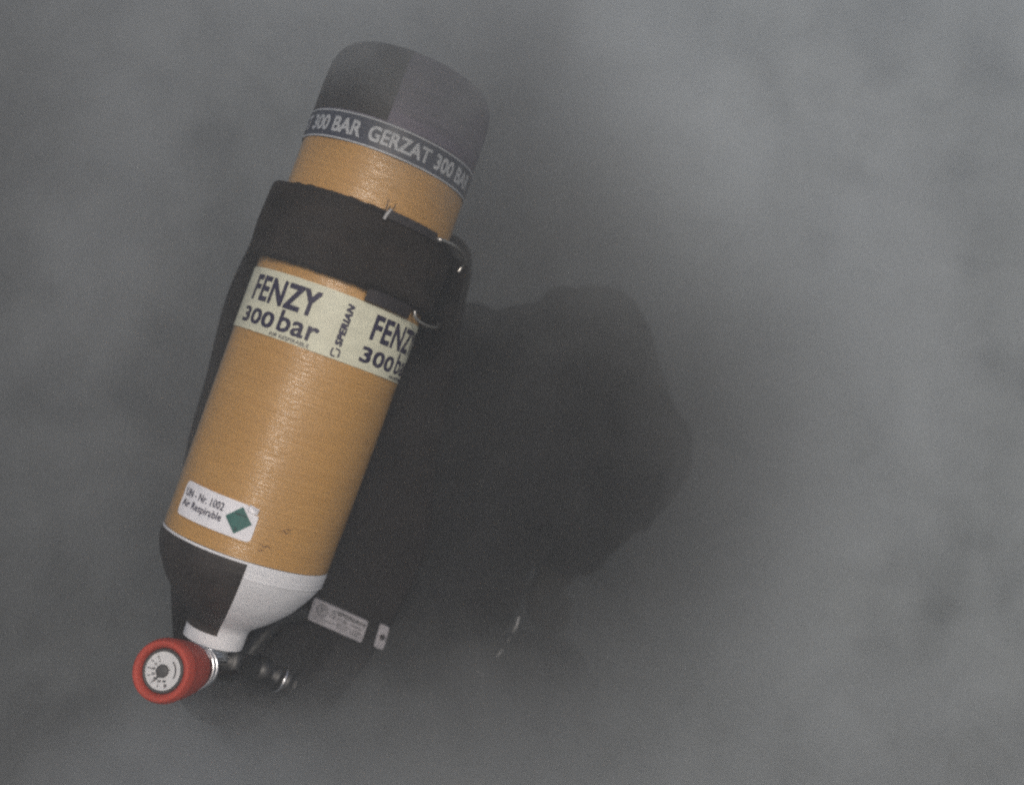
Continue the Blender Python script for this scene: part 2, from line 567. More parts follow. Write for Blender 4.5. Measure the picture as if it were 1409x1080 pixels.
# scuffs on the grey end
for (sx_, sy_, l, w) in ((589, 142, 9, 1.6), (583, 139, 5, 1.2), (598, 160, 12, 0.8), (604, 183, 10, .8)):
    a, z = on_cyl(sx_, sy_)
    q = []
    for i in range(7):
        aa = a + (i - 3) / 6 * l * K / RC
        q.append(Vector((sin(aa), -cos(aa), 0)) * (RC + 0.0003) + Vector((0, 0, z + 0.0006 * noise.noise(Vector((i * .8, sx_, 0))))))
    v, f = tube(q, [w * K * .5 * (1 - abs(i - 3) / 3.6) for i in range(7)], 6)
    pyobj('scuff', v, f, M['dark'], cyl)
for (sx_, sy_, l) in ((392, 732, 14), (398, 729, 8), (365, 752, 16), (358, 757, 9), (462, 520, 6)):
    a, z = on_cyl(sx_, sy_)
    q = []
    for i in range(7):
        aa = a + (i - 3) / 6 * l * K / RC
        q.append(Vector((sin(aa), -cos(aa), 0)) * (RC - 0.0009) + Vector((0, 0, z + 0.0022 * noise.noise(Vector((i * .6, sx_, 0))))))
    v, f = tube(q, [0.0007 * (1 - abs(i - 3) / 3.6) for i in range(7)], 6)
    pyobj('scuff', v, f, bpy.data.materials.get('scorch') or mat('scorch', (0.24, 0.135, 0.06), 0.7), cyl)

# printed band under the dome
Z0, Z1 = 546 * K, 585 * K
def band(r, z0, z1, a0, a1, name, m, parent, t=0.0004, n=90, edge=0.0):
    e = lambda i, k: edge * noise.noise(Vector((i * 0.35, k * 9, 0)))
    v, f = [], []
    for i in range(n + 1):
        a = a0 + (a1 - a0) * i / n
        for r_, z_ in ((r, z0 + e(i, 1)), (r + t, z0 + e(i, 1)), (r + t, z1 + e(i, 2)), (r, z1 + e(i, 2))):
            v.append((r_ * sin(a), -r_ * cos(a), z_))
    for i in range(n):
        for k in range(3):
            f.append((i * 4 + k, i * 4 + 4 + k, i * 4 + 5 + k, i * 4 + 1 + k))
    f += [(0, 1, 2, 3), (n * 4, n * 4 + 3, n * 4 + 2, n * 4 + 1)]
    return pyobj(name, v, f, m, parent, smooth=False)
bd = band(RC + 0.0004, Z0, Z1, -pi, pi, 'printed_band', M['band'], cyl, n=160)
band(RC + 0.0009, Z1 - 2.6 * K, Z1 - .4 * K, -pi, pi, 'band_stripe', M['print_w'], bd, t=0.0002, n=160)
band(RC + 0.0009, Z0 + .4 * K, Z0 + 2.6 * K, -pi, pi, 'band_stripe', M['print_w'], bd, t=0.0002, n=160)
def wrap(r, a0, z0, rot=0.0):
    c, s_ = cos(rot), sin(rot)
    def fn(u, w):
        u, w = u * c - w * s_, u * s_ + w * c
        a = a0 + u / r
        return Vector((r * sin(a), -r * cos(a), z0 + w))
    return fn
zc = (Z0 + Z1) / 2
RB = RC + 0.0012
def angx(x, y):
    return on_cyl(x, y)[0]
aG0, aG1 = angx(507, 186), angx(590, 222)
wG = (aG1 - aG0) * RB
GH = 21 * K
gap = 0.009
w3 = 0.052
def put(word, a_c, w, h_, m, parent, z, r=RB, bold=0.030, rot=0.0, shear=0.0, space=1.0):
    return flat_on(text_fit(word, w, h_, bold, shear, space), wrap(r, a_c, z, rot), 'lettering', m, parent)
aGc = (aG0 + aG1) / 2
put('GERZAT', aGc, wG, GH, M['print_w'], bd, zc)
r3 = aG1 + 0.055
put('300', r3 + 0.013 / RB, 0.024, GH, M['print_w'], bd, zc)
put('BAR', r3 + 0.0455 / RB, 0.030, GH, M['print_w'], bd, zc)
l3 = aG0 - 0.085
put('BAR', l3 - 0.016 / RB, 0.031, GH, M['print_w'], bd, zc)
put('300', l3 - 0.0495 / RB, 0.0255, GH, M['print_w'], bd, zc)
put('GERZAT', l3 - 0.068 / RB - wG / 2 / RB, wG, GH, M['print_w'], bd, zc)

# cream tape
T0, T1 = 277 * K, 360 * K
tp = band(RC + 0.0005, T0, T1, R(-100), R(97), 'cream_tape', M['tape'], cyl, t=0.0004, n=120, edge=0.0003)
RT = RC + 0.0012
TH = T1 - T0
def label_text(word, a_lo, a_hi, z_lo, z_hi, m=M['ink'], par=tp, r=RT, bold=0.03, **k):
    a_lo, a_hi = R(a_lo), R(a_hi)
    put(word, (a_lo + a_hi) / 2, (a_hi - a_lo) * r, (z_hi - z_lo) * K, m, par, (z_lo + z_hi) / 2 * K, r=r, bold=bold, **k)
for off in (0, 89.5, -92):
    label_text('FENZY', -62 + off, -9 + off, 317, 351, bold=0.030, space=1.06)
    label_text('300', -64 + off, -33.5 + off, 286, 307, bold=0.028, space=1.05)
    label_text('bar', -30.5 + off, -3.5 + off, 287, 315, bold=0.018, space=1.05)
    label_text('AIR RESPIRABLE', -34 + off, -6.5 + off, 278.8, 283.6, bold=0.004)
# upright maker's word and its mark: two hooked strokes
for off in (0, 89.5):
    a0 = R(9.8 + off)
    flat_on(text_fit('SPERIAN', 56 * K, 10 * K, 0.055, 0.18, 1.1), wrap(RT, a0, 322.5 * K, pi / 2), 'lettering', M['ink'], tp, step=0)
    def mark(pts, name='maker_mark', wd=0.0015):
        fn = wrap(RT, a0, 285.5 * K, pi / 2)
        vv, ff = [], []
        for i, (u, w) in enumerate(pts):
            p = Vector((u, w, 0))
            d = (Vector((*pts[min(i + 1, len(pts) - 1)], 0)) - Vector((*pts[max(i - 1, 0)], 0))).normalized()
            n_ = Vector((-d.y, d.x, 0)) * wd / 2
            vv += [fn(p.x + n_.x, p.y + n_.y), fn(p.x - n_.x, p.y - n_.y)]
        for i in range(len(pts) - 1):
            ff.append((2 * i, 2 * i + 1, 2 * i + 3, 2 * i + 2))
        return pyobj(name, vv, ff, M['ink'], tp, smooth=False)
    q = K
    mark([(-5 * q, -1 * q), (-4.5 * q, 4 * q), (-3 * q, 5 * q), (3 * q, 5 * q), (5 * q, 3.8 * q)])
    mark([(-5 * q, -4.6 * q), (-3 * q, -5.4 * q), (3 * q, -5.4 * q), (4.6 * q, -4.2 * q), (5 * q, 1 * q)])

# white gas sticker with rounded corners, wrapped round the barrel
def rrect(w, h_, rad, n=5):
    pts = []
    for cx, cy, a in ((w / 2 - rad, h_ / 2 - rad, 0), (-w / 2 + rad, h_ / 2 - rad, 90), (-w / 2 + rad, -h_ / 2 + rad, 180), (w / 2 - rad, -h_ / 2 + rad, 270)):
        for i in range(n + 1):
            b = R(a + 90 * i / n)
            pts.append((cx + rad * cos(b), cy + rad * sin(b)))
    return pts
def poly_mesh(pts):
    me = bpy.data.meshes.new('p')
    me.from_pydata([(x, y, 0) for x, y in pts], [], [tuple(range(len(pts)))])
    return me
SA, SZ = R(-28), 46.5 * K
SW, SH = R(57.5) * RC, 45 * K
outl = rrect(SW, SH, 0.0045)
# torn upper right corner
outl = [p for p in outl if not (p[0] > SW / 2 - 0.012 and p[1] > SH / 2 - 0.007)]
torn = [(SW / 2 - 0.0003, SH / 2 - 0.0075), (SW / 2 - 0.004, SH / 2 - 0.0072), (SW / 2 - 0.006, SH / 2 - 0.0045), (SW / 2 - 0.0095, SH / 2 - 0.0042), (SW / 2 - 0.0125, SH / 2 - 0.0004)]
outl = torn + outl
RS = RC - 0.0002
stk = flat_on(poly_mesh(outl), wrap(RS + .0003, SA, SZ), 'gas_sticker', M['sticker'], cyl, step=0.002)
md = stk.modifiers.new('t', 'SOLIDIFY')
md.thickness = 0.0005
# curled flap
fl = []
ff = []
for i in range(7):
    t = i / 6
    for j in range(5):
        s_ = j / 4
        u = SW / 2 - 0.0115 + 0.0095 * s_
        w = SH / 2 - 0.0055 + 0.0058 * t - 0.001 * s_
        lift = 0.0006 + 0.0042 * (s_ ** 1.4) * (0.4 + 0.6 * t) + 0.001 * sin(t * 5 + s_ * 4)
        a = SA + u / RS
        fl.append(((RS + lift) * sin(a), -(RS + lift) * cos(a), SZ + w))
for i in range(6):
    for j in range(4):
        ff.append((i * 5 + j, i * 5 + j + 1, i * 5 + 6 + j, i * 5 + 5 + j))
fo = pyobj('curled_flap', fl, ff, M['sticker'], stk)
md = fo.modifiers.new('t', 'SOLIDIFY')
md.thickness = 0.0004
RI = RS + 0.0013
def onst(me, name, m, u0, w0, step=0.0035):
    f0 = wrap(RI, SA, SZ)
    return flat_on(me, lambda u, w: f0(u + u0, w + w0), name, m, stk, step)
onst(text_fit('UN - Nr. 1002', 0.0465, 0.0072, 0.014, 0, 1.05), 'lettering', M['ink'], -0.0140, 0.0062)
onst(text_fit('Air Respirable', 0.0475, 0.0088, 0.014, 0, 1.05), 'lettering', M['ink'], -0.0135, -0.0043)
gd = 0.0124
onst(poly_mesh([(gd, 0), (0, gd), (-gd, 0), (0, -gd)]), 'green_diamond', M['green'], 0.0255, 0.0000)
f0 = wrap(RI + 0.0002, SA, SZ)
flat_on(text_fit('2', 0.002, 0.003, 0.02), lambda u, w: f0(u + 0.0255, w - 0.008), 'lettering', M['dark'], stk)
flat_on(text_fit('INERT GAS', 0.0105, 0.0016, 0.02), lambda u, w: f0(u + 0.0265, w + 0.0050), 'lettering', M['dark'], stk)
# crease across the sticker
v, f = tube([wrap(RI, SA, SZ)(-0.0005 + 0.0006 * sin(i * 1.7), SH / 2 - SH * i / 12) for i in range(13)], 0.00022, 6)
pyobj('crease', v, f, M['sticker'], stk)

# ---------------------------------------------------------------- valve, hand wheel, gauge
zv = hit(300, 917, 0.0).z                                   # height of the hand-wheel axis below the shoulder
v, f = lathe([(0.0250, -0.093), (0.0250, -0.0960), (0.0185, -0.0975), (0.0185, -0.1015), (0.0205, -0.1025), (0.0205, -0.1055), (0.0165, -0.107),
              (0.0145, -0.122), (0.0155, -0.124), (0.0150, -0.128), (0.001, -0.129)], 48)
pyobj('valve_body', v, f, M['chrome'], cyl)
v, f = lathe([(0.0150, -0.1040), (0.0225, -0.1040), (0.0225, -0.1090), (0.0150, -0.1090)], 6)
pyobj('hex_nut', v, f, M['chrome'], cyl)
# hand-wheel axis in the cylinder frame, chosen from its foreshortened face
kc = LFi @ px(222, 923, 0.895)                  # centre of the gauge face
kb = LFi @ px(266, 918, 0.955)                  # back of the wheel
kd = (kb - kc).normalized()
kl = (kb - kc).length
RK = 43.5 * K * 0.90
def wheelwob(a, z):
    return 0.0
kp = [(0.0188, 0.006), (0.0198, 0.001), (0.0222, -0.0022), (0.0255, -0.002), (RK, 0.003), (RK + 0.0006, 0.007), (RK, 0.013), (RK - 0.0006, 0.022), (RK - 0.002, 0.034), (RK - 0.0045, kl - 0.014), (RK - 0.009, kl - 0.005), (0.0150, kl), (0.005, kl)]
kp = [(p.x, p.y) for p in smoothpts([Vector((a, b, 0)) for a, b in kp], 4)]
v, f = lathe(kp, 96)
q3 = kd.to_track_quat('Z', 'Y').to_matrix()
def kn(vs):
    return [q3 @ Vector(p) + kc for p in vs]
pyobj('hand_wheel', kn(v), f, M['red'], cyl)
v, f = lathe([(0.0190, 0.007), (0.0190, 0.0028), (0.0180, 0.0014), (0.0166, 0.0016), (0.0162, 0.004)], 72)
gr = pyobj('gauge', kn(v), f, M['rim'], cyl)
v, f = lathe([(0.0164, 0.0028), (0.0001, 0.0028)], 64)
pyobj('dial', kn(v), f, M['dial'], gr, smooth=False)
# in-plane axes of the dial as the camera sees them
cl = LFi @ Vector((0, 0, 0))
nz = -kd
upv = (LFi.to_3x3() @ Vector((0, 0, 1)))
uy = (upv - nz * upv.dot(nz)).normalized()
ux = uy.cross(nz)
def dial_pt(x, y, hgt=0.0):
    x, y = x * 0.88, y * 0.88
    return kc + kd * 0.0024 + nz * hgt + ux * x + uy * y
def dial_poly(pts, name, m, hgt=0.0002):
    return pyobj(name, [dial_pt(x, y, hgt) for x, y in pts], [tuple(range(len(pts)))], m, gr, smooth=False)
v, f = along(dial_pt(0, 0, 0.0), dial_pt(0, 0, 0.003), [(0.0056, 0), (0.0056, 0.0018), (0.0046, 0.0024), (0.0001, 0.0024)], 32)
pyobj('hub', v, f, M['rim'], gr)
an = R(232)
dd = Vector((cos(an), sin(an)))
pp2 = Vector((-dd.y, dd.x))
dial_poly([tuple(dd * 0.0 + pp2 * 0.0016), tuple(dd * 0.0 - pp2 * 0.0016), tuple(dd * 0.0128 - pp2 * 0.0004), tuple(dd * 0.0128 + pp2 * 0.0004)], 'needle', M['dark'], 0.0009)
for i in range(7):
    a = R(112 + i * 28.5)
    d = Vector((cos(a), sin(a)))
    n_ = Vector((-d.y, d.x)) * 0.0004
    r0_ = 0.0132 if i % 2 else 0.0122
    dial_poly([tuple(d * r0_ + n_), tuple(d * r0_ - n_), tuple(d * 0.0162 - n_), tuple(d * 0.0162 + n_)], 'tick', M['dark'])
for a, tx in ((112, '0'), (140, '50'), (168, '100'), (196, '150'), (224, '200'), (254, '250'), (284, '300')):
    d = Vector((cos(R(a)), sin(R(a)))) * 0.0100
    flat_on(text_fit(tx, 0.0012 * len(tx), 0.0021, 0.03), lambda u, w, d=d: dial_pt(u + d.x, w + d.y, 0.0002), 'numeral', M['dark'], gr, step=0)
# line of small print curving round the right of the dial
for i in range(9):
    a = R(38 - i * 8)
    d = Vector((cos(a), sin(a)))
    n_ = Vector((-d.y, d.x)) * 0.0008
    dial_poly([tuple(d * 0.0128 + n_), tuple(d * 0.0128 - n_), tuple(d * 0.0142 - n_), tuple(d * 0.0142 + n_)], 'printed_mark', M['dark'])
dial_poly([(0.0035, -0.0128), (0.0052, -0.0125), (0.0055, -0.0148), (0.0037, -0.0150)], 'printed_mark', M['dark'])
dial_poly([(0.0058, 0.0018), (0.0078, 0.0014), (0.0078, 0.0006), (0.0058, 0.0010)], 'printed_mark', M['dark'])
# spindle from wheel to valve body, with polished collars
ve = Vector((0, 0, zv + 0.006))
k0 = kb - kd * 0.002
for rr_, off, th in ((.0205, -.002, .0016), (.0185, .010, .0020), (.0150, .016, .0012)):
    ang = [R(i * 15) for i in range(25)]
    c_ = kb + kd * off
    e1 = kd.orthogonal().normalized()
    e2 = kd.cross(e1)
    v, f = tube([c_ + e1 * rr_ * cos(a) + e2 * rr_ * sin(a) for a in ang], th, 10, False)
    pyobj('polished_ring', v, f, M['chrome'], cyl)
v, f = along(k0, ve, [(0.019, 0), (0.0205, 0.001), (0.0205, 0.0035), (0.016, 0.005), (0.0125, 0.007), (0.0125, 0.016), (0.0165, 0.0175), (0.0165, 0.022), (0.011, 0.024), (0.010, (ve - k0).length)], 40)
pyobj('spindle', v, f, M['chrome'], cyl)
# outlet on the right with its ridged coupling
o0 = ve
o1 = LFi @ px(352, 918, 1.02)
v, f = along(o0, o1, [(0.013, 0), (0.013, 0.018), (0.018, 0.019), (0.0185, 0.024), (0.0185, 0.030), (0.016, 0.0315), (0.012, 0.033), (0.010, (o1 - o0).length)], 36)
pyobj('outlet', v, f, M['brass'], cyl)

# ---------------------------------------------------------------- the pack that carries the cylinder
pack = empty('harness_pack', CF, 'black back plate with wide dark strap and wire buckles, holding the tan cylinder', 'breathing apparatus harness')
YP = 0.128
outline = [(372, 262), (350, 318), (318, 385), (300, 440), (281, 520), (262, 585), (248, 650), (238, 720), (233, 800), (236, 880),
           (240, 950), (262, 990), (318, 1012), (392, 1018), (440, 1000), (480, 955), (516, 905), (548, 855), (580, 790), (595, 720),
           (604, 650), (614, 580), (630, 500), (640, 430), (652, 372), (640, 330), (560, 290), (470, 262)]
op = [hit(x, y, YP) for x, y in outline]
op = smoothpts(op + [op[0]], 4)[:-1]
cxy = Vector((sum(p.x for p in op) / len(op), 0, sum(p.z for p in op) / len(op)))
rings = [(1.0, 0.030), (1.0, 0.008), (0.985, 0.002), (0.965, 0.0), (0.94, 0.004), (0.7, 0.007), (0.4, 0.010), (0.1, 0.012)]
v, f = [], []
n = len(op)
for sc_, dy in rings:
    for p in op:
        q = cxy + (p - cxy) * sc_
        bend = 0.9 * (q.x - 0.01) ** 2 + 0.25 * max(0, -q.z) ** 2
        v.append((q.x, YP + dy + bend * 0.6 + 0.0012 * noise.noise(Vector((q.x * 25, 0, q.z * 25))), q.z))
for r_ in range(len(rings) - 1):
    for i in range(n):
        f.append((r_ * n + i, r_ * n + (i + 1) % n, (r_ + 1) * n + (i + 1) % n, (r_ + 1) * n + i))
f.append(tuple((len(rings) - 1) * n + i for i in range(n)))
f.append(tuple(reversed(range(n))))
pyobj('back_plate', v, f, M['plastic'], pack)
# padded lower frame where the belt leaves the plate
def slab(pts, yl, t, name, m, parent, bev=0.003, label=None):
    """closed outline of photo points laid on the plane y = yl, thickness t towards the back"""
    q = [hit(x, y, yl) for x, y in pts]
    v = [(p.x, yl, p.z) for p in q] + [(p.x, yl + t, p.z) for p in q]
    n = len(q)
    f = [tuple(range(n)), tuple(reversed(range(n, 2 * n)))] + [(i, i + n, (i + 1) % n + n, (i + 1) % n) for i in range(n)]
    o = pyobj(name, v, f, m, parent, smooth=False)
    md = o.modifiers.new('b', 'BEVEL')
    md.width = bev
    md.segments = 2
    if label:
        o['label'] = label
    return o
# raised rib down the right edge of the plate
v, f = tube([Vector((p.x, YP + .002 + .55 * p.x ** 2, p.z)) for p in smoothpts([hit(x, y, YP) for x, y in ((632, 470), (620, 535), (608, 600), (598, 662), (594, 720), (586, 775))], 5)], 0.0022, 8)
pyobj('edge_rib', v, f, M['plastic'], pack)
# moulded cradle ridges
for a_ in ((-0.05, 0.07), (0.055, 0.075)):
    v, f = tube([(a_[0], a_[1] + 0.01, 0.20), (a_[0] * 1.05, a_[1] + 0.008, 0.06), (a_[0], a_[1] + 0.02, -0.03)], [0.018, 0.02, 0.014], 14)
    pyobj('cradle_ridge', v, f, M['plastic'], pack)

# the wide strap: cross-section path hugging the barrel, swept between two heights
def strap(zl, zu, name, m, a_l=-58, a_r=100, r=RC + 0.0022, t=0.0028, pre=((-0.098, 0.085), (-0.0955, 0.05), (-0.0935, 0.02), (-0.0905, -0.006), (-0.0855, -0.026)), right_out=(0.118, 0.098), seed=0, sag=0.0, ragged=0.0012, parent=pack):
    path = [Vector(q) for q in pre]
    N_ = 90
    aL = R(a_l)
    for i in range(N_ + 1):
        a = aL + (R(a_r) - aL) * i / N_
        path.append(Vector((r * sin(a), -r * cos(a))))
    path += [Vector((right_out[0] - 0.008, right_out[1] - 0.05)), Vector(right_out)]
    n = len(path)
    v, f = [], []
    M_ = 12
    for i, p in enumerate(path):
        d = (path[min(i + 1, n - 1)] - path[max(i - 1, 0)]).normalized()
        nn = Vector((d.y, -d.x))
        for side in (0, 1):
            for k in range(M_ + 1):
                s_ = k / M_
                zz = zl + (zu - zl) * s_
                e = ragged * noise.noise(Vector((i * 0.30, side * .2 + seed, k and 5)))
                if k in (0, M_):
                    zz += e
                zz += sag * (i / n - 0.5)
                bulge = 0.0011 * sin(pi * s_) + 0.0010 * noise.noise(Vector((i * .12, s_ * 3, seed)))
                q = p + nn * (t * (1 if side == 0 else 0) + bulge)
                v.append((q.x, q.y, zz))
    w = M_ + 1
    for i in range(n - 1):
        for side in (0, 1):
            for k in range(M_):
                a = (i * 2 + side) * w + k
                b = ((i + 1) * 2 + side) * w + k
                f.append((a, b, b + 1, a + 1))
        for k in (0, M_):
            a = i * 2 * w + k
            f.append((a, a + w, a + 3 * w, a + 2 * w))
    return pyobj(name, v, f, m, parent)
st = strap(374 * K, 478 * K, 'cylinder_strap', M['web'], seed=2)
# second, narrower layer of the strap folded back over the first
st2 = strap(380 * K, 474 * K, 'strap_overlap', M['web'], a_l=12, a_r=95, r=RC + 0.0052, t=0.0024, pre=(), right_out=(0.112, 0.09), seed=8, ragged=0.0006)
# metal plates of the two buckle ends
def cplate(a0, a1, z0, z1, r, t, name, m, parent):
    o = band(r, z0 * K, z1 * K, R(a0), R(a1), name, m, parent, t=t, n=20)
    md = o.modifiers.new('b', 'BEVEL')
    md.width = 0.0008
    md.segments = 2
    return o
def cyl_wire(pts, r_w, name, m, parent):
    q = []
    for a, z, rr in pts:
        q.append(Vector(((RC + rr) * sin(R(a)), -(RC + rr) * cos(R(a)), z * K)))
    v, f = tube(smoothpts(q, 6), r_w, 10)
    return pyobj(name, v, f, m, parent)
bk = cplate(11, 46, 468, 480, RC + 0.0078, 0.0016, 'buckle_plate', M['buckle'], pack)
cyl_wire([(47, 474, 0.011), (56, 476, 0.0125), (66, 477, 0.0150), (78, 475, 0.0180), (88, 472, 0.0215), (92, 465, 0.0215), (92, 455, 0.0195)], 0.0017, 'buckle_wire', M['steel'], bk)
v, f = lathe([(0.0001, 0.003), (0.0018, 0.0024), (0.0028, 0.0), (0.0028, -0.003)], 16)
pa = R(47.5)
rivc = Vector(((RC + 0.0115) * sin(pa), -(RC + 0.0115) * cos(pa), 473 * K))
rq = Vector((sin(pa), -cos(pa), 0)).to_track_quat('Z', 'Y').to_matrix()
pyobj('rivet', [rq @ Vector(p) + rivc for p in v], f, M['steel'], bk)
bk2 = cplate(15, 50, 361, 380, RC + 0.0034, 0.0020, 'buckle_plate', M['buckle'], pack)
cyl_wire([(50, 374, 0.009), (52, 366, 0.0105), (60, 363, 0.0125), (72, 365, 0.0155), (84, 370, 0.0175), (90, 377, 0.016)], 0.0016, 'buckle_wire', M['steel'], bk2)
# frayed thread ends standing up from the upper edge
for da, dz, lean in ((0, 17, -.5), (1.6, 15, 3.6), (0.8, 9, 1.2)):
    a0_ = 8.6 + da * .6
    cyl_wire([(a0_, 470, 0.006), (a0_ + lean * .3, 476, 0.0066), (a0_ + lean * .8, 476 + dz * .5, 0.0060), (a0_ + lean, 476 + dz, 0.0052)], 0.00045, 'frayed_thread', M['dark'], st)
cyl_wire([(9.3, 466, 0.0068), (10.0, 474, 0.0072), (11.6, 481, 0.0066)], 0.0017, 'loose_stitch', M['trim'], st)
for zz in (379, 473):
    for i in range(46):
        a = -62 + i * 1.55
        cyl_wire([(a, zz, 0.0062), (a + .45, zz + .2, 0.0068), (a + .9, zz, 0.0062)], 0.00032, 'stitch', M['web'], st)

# printed plates low on the back plate
YL = YP - 0.006
def plate_label(corners, name, m, label):
    q = [hit(x, y, YL) for x, y in corners]
    o0_, ex, ey = q[3], q[2] - q[3], q[0] - q[3]
    n_ = ex.cross(ey).normalized()
    if n_.y > 0:
        n_ = -n_
    fn = lambda u, w, hh=0.0: o0_ + ex * u + ey * w + n_ * hh
    L, H = ex.length, ey.length
    pts = [(0.5 + x / L, 0.5 + y / H) for x, y in rrect(L, H, 0.0022, 4)]
    n = len(pts)
    v = [fn(u, w, 0.0008) for u, w in pts] + [fn(u, w, -0.006) for u, w in pts]
    f = [tuple(range(n)), tuple(reversed(range(n, 2 * n)))] + [(i, i + n, (i + 1) % n + n, (i + 1) % n) for i in range(n)]
    o = pyobj(name, v, f, m, pack, smooth=False)
    o['label'] = label
    return o, fn, L, H
lb, fn, L, H = plate_label(((433, 822), (509, 853), (497, 884), (423, 851)), 'rating_label', M['lab'], 'grey printed maker label on the lower back plate')
def lt(word, u0, u1, w0, w1, bold=0.02):
    me = text_fit(word, 1, 1, bold)
    flat_on(me, lambda u, w: fn((u0 + u1) / 2 + u * (u1 - u0), (w0 + w1) / 2 + w * (w1 - w0), 0.0011), 'lettering', M['dark'], lb, step=0)
lt('SPERIAN', .45, .97, .70, .90, 0.04)
lt('CE 0158', .34, .66, .48, .63)
lt('Fenzy', .74, .95, .46, .62)
lt('EN 137 : 2006', .50, .95, .30, .41, 0.01)
lt('Type 2  Classe 2', .50, .97, .15, .25, 0.01)
lt('APPAREIL RESPIRATOIRE ISOLANT', .06, .46, .22, .30, 0.0)
lt('www', .06, .30, .09, .16, 0.0)
for rr, r2 in ((.0062, .0052), (.0034, .0024)):
    cu_, cw_ = .19, .62
    pts = []
    n = 28
    vv = [fn(cu_ + r_ * cos(2 * pi * i / n) / L, cw_ + r_ * sin(2 * pi * i / n) / H, 0.0011) for r_ in (rr, r2) for i in range(n)]
    pyobj('emblem_ring', vv, [(i, (i + 1) % n, n + (i + 1) % n, n + i) for i in range(n)], M['dark'], lb, smooth=False)
n = 12
pyobj('emblem_dot', [fn(.19 + .0012 * cos(2 * pi * i / n) / L, .62 + .0012 * sin(2 * pi * i / n) / H, 0.0011) for i in range(n)], [tuple(range(n))], M['dark'], lb, smooth=False)
for i in range(10):
    a = 2 * pi * i / 10
    vv = [fn(.19 + r_ * cos(a + da) / L, .62 + r_ * sin(a + da) / H, 0.0011) for r_, da in ((.0062, -.1), (.0074, -.08), (.0074, .08), (.0062, .1))]
    pyobj('emblem_tooth', vv, [(0, 1, 2, 3)], M['dark'], lb, smooth=False)
def poly_on(pts):
    pyobj('maker_mark', [fn(u, w, 0.0011) for u, w in pts], [tuple(range(len(pts)))], M['dark'], lb, smooth=False)
poly_on([(.345, .74), (.365, .84), (.435, .90), (.445, .86), (.385, .81), (.368, .74)])
poly_on([(.365, .68), (.425, .70), (.445, .80), (.425, .80), (.408, .73), (.36, .71)])
tg, fn2, L2, H2 = plate_label(((523, 858), (535, 863), (527, 894), (514, 889)), 'lug_plate', M['lab'], 'small pale riveted lug plate beside the maker label')
c = fn2(.56, .52, 0.002)
v, f = lathe([(0.0001, 0.0035), (0.0018, 0.003), (0.003, 0.0012), (0.0034, -0.004)], 20)
rq2 = Vector((0, -1, 0.0)).to_track_quat('Z', 'Y').to_matrix()
pyobj('rivet', [rq2 @ Vector(p) + c for p in v], f, M['buckle'], tg)
# pressure reducer and hose behind the neck
rd0, rd1 = LFi @ px(352, 918, 1.03), LFi @ px(407, 943, 1.05)
v, f = along(rd0, rd1, [(0.001, -.004), (0.0135, -.003), (0.0145, 0.008), (0.0135, 0.012), (0.0095, 0.0135), (0.0095, 0.019), (0.0118, 0.020), (0.0118, 0.026), (0.0085, 0.0265), (0.0085, 0.0285),
                        (0.0132, 0.029), (0.0132, 0.038), (0.0118, 0.0385), (0.0118, 0.0405), (0.0138, 0.041), (0.0138, 0.0425), (0.006, 0.043)], 32)
rdo = pyobj('pressure_reducer', v, f, M['brass'], pack)
v, f = along(rd0 + (rd1 - rd0) * 0.58, rd1, [(0.0140, 0), (0.0146, 0.001), (0.0140, 0.002)], 32)
pyobj('polished_collar', v, f, M['chrome'], rdo)
hp = smoothpts([LFi @ px(338, 905, 1.06), LFi @ px(352, 888, 1.065), LFi @ px(368, 868, 1.07), LFi @ px(390, 850, 1.085), LFi @ px(420, 842, 1.10)], 8)
rr = [0.0075 + 0.0008 * (i % 2) for i in range(len(hp))]
v, f = tube(hp, rr, 14)
pyobj('braided_hose', v, f, M['hose'], pack)
# ring guard round the valve
rg = []
for i in range(25):
    a = R(20 + i * 9)
    rg.append(Vector((0.033 * sin(a), -0.033 * cos(a) + 0.01, -0.118 + 0.002 * sin(a))))
v, f = tube(rg, 0.0028, 10)
pyobj('guard_ring', v, f, M['plastic'], pack)

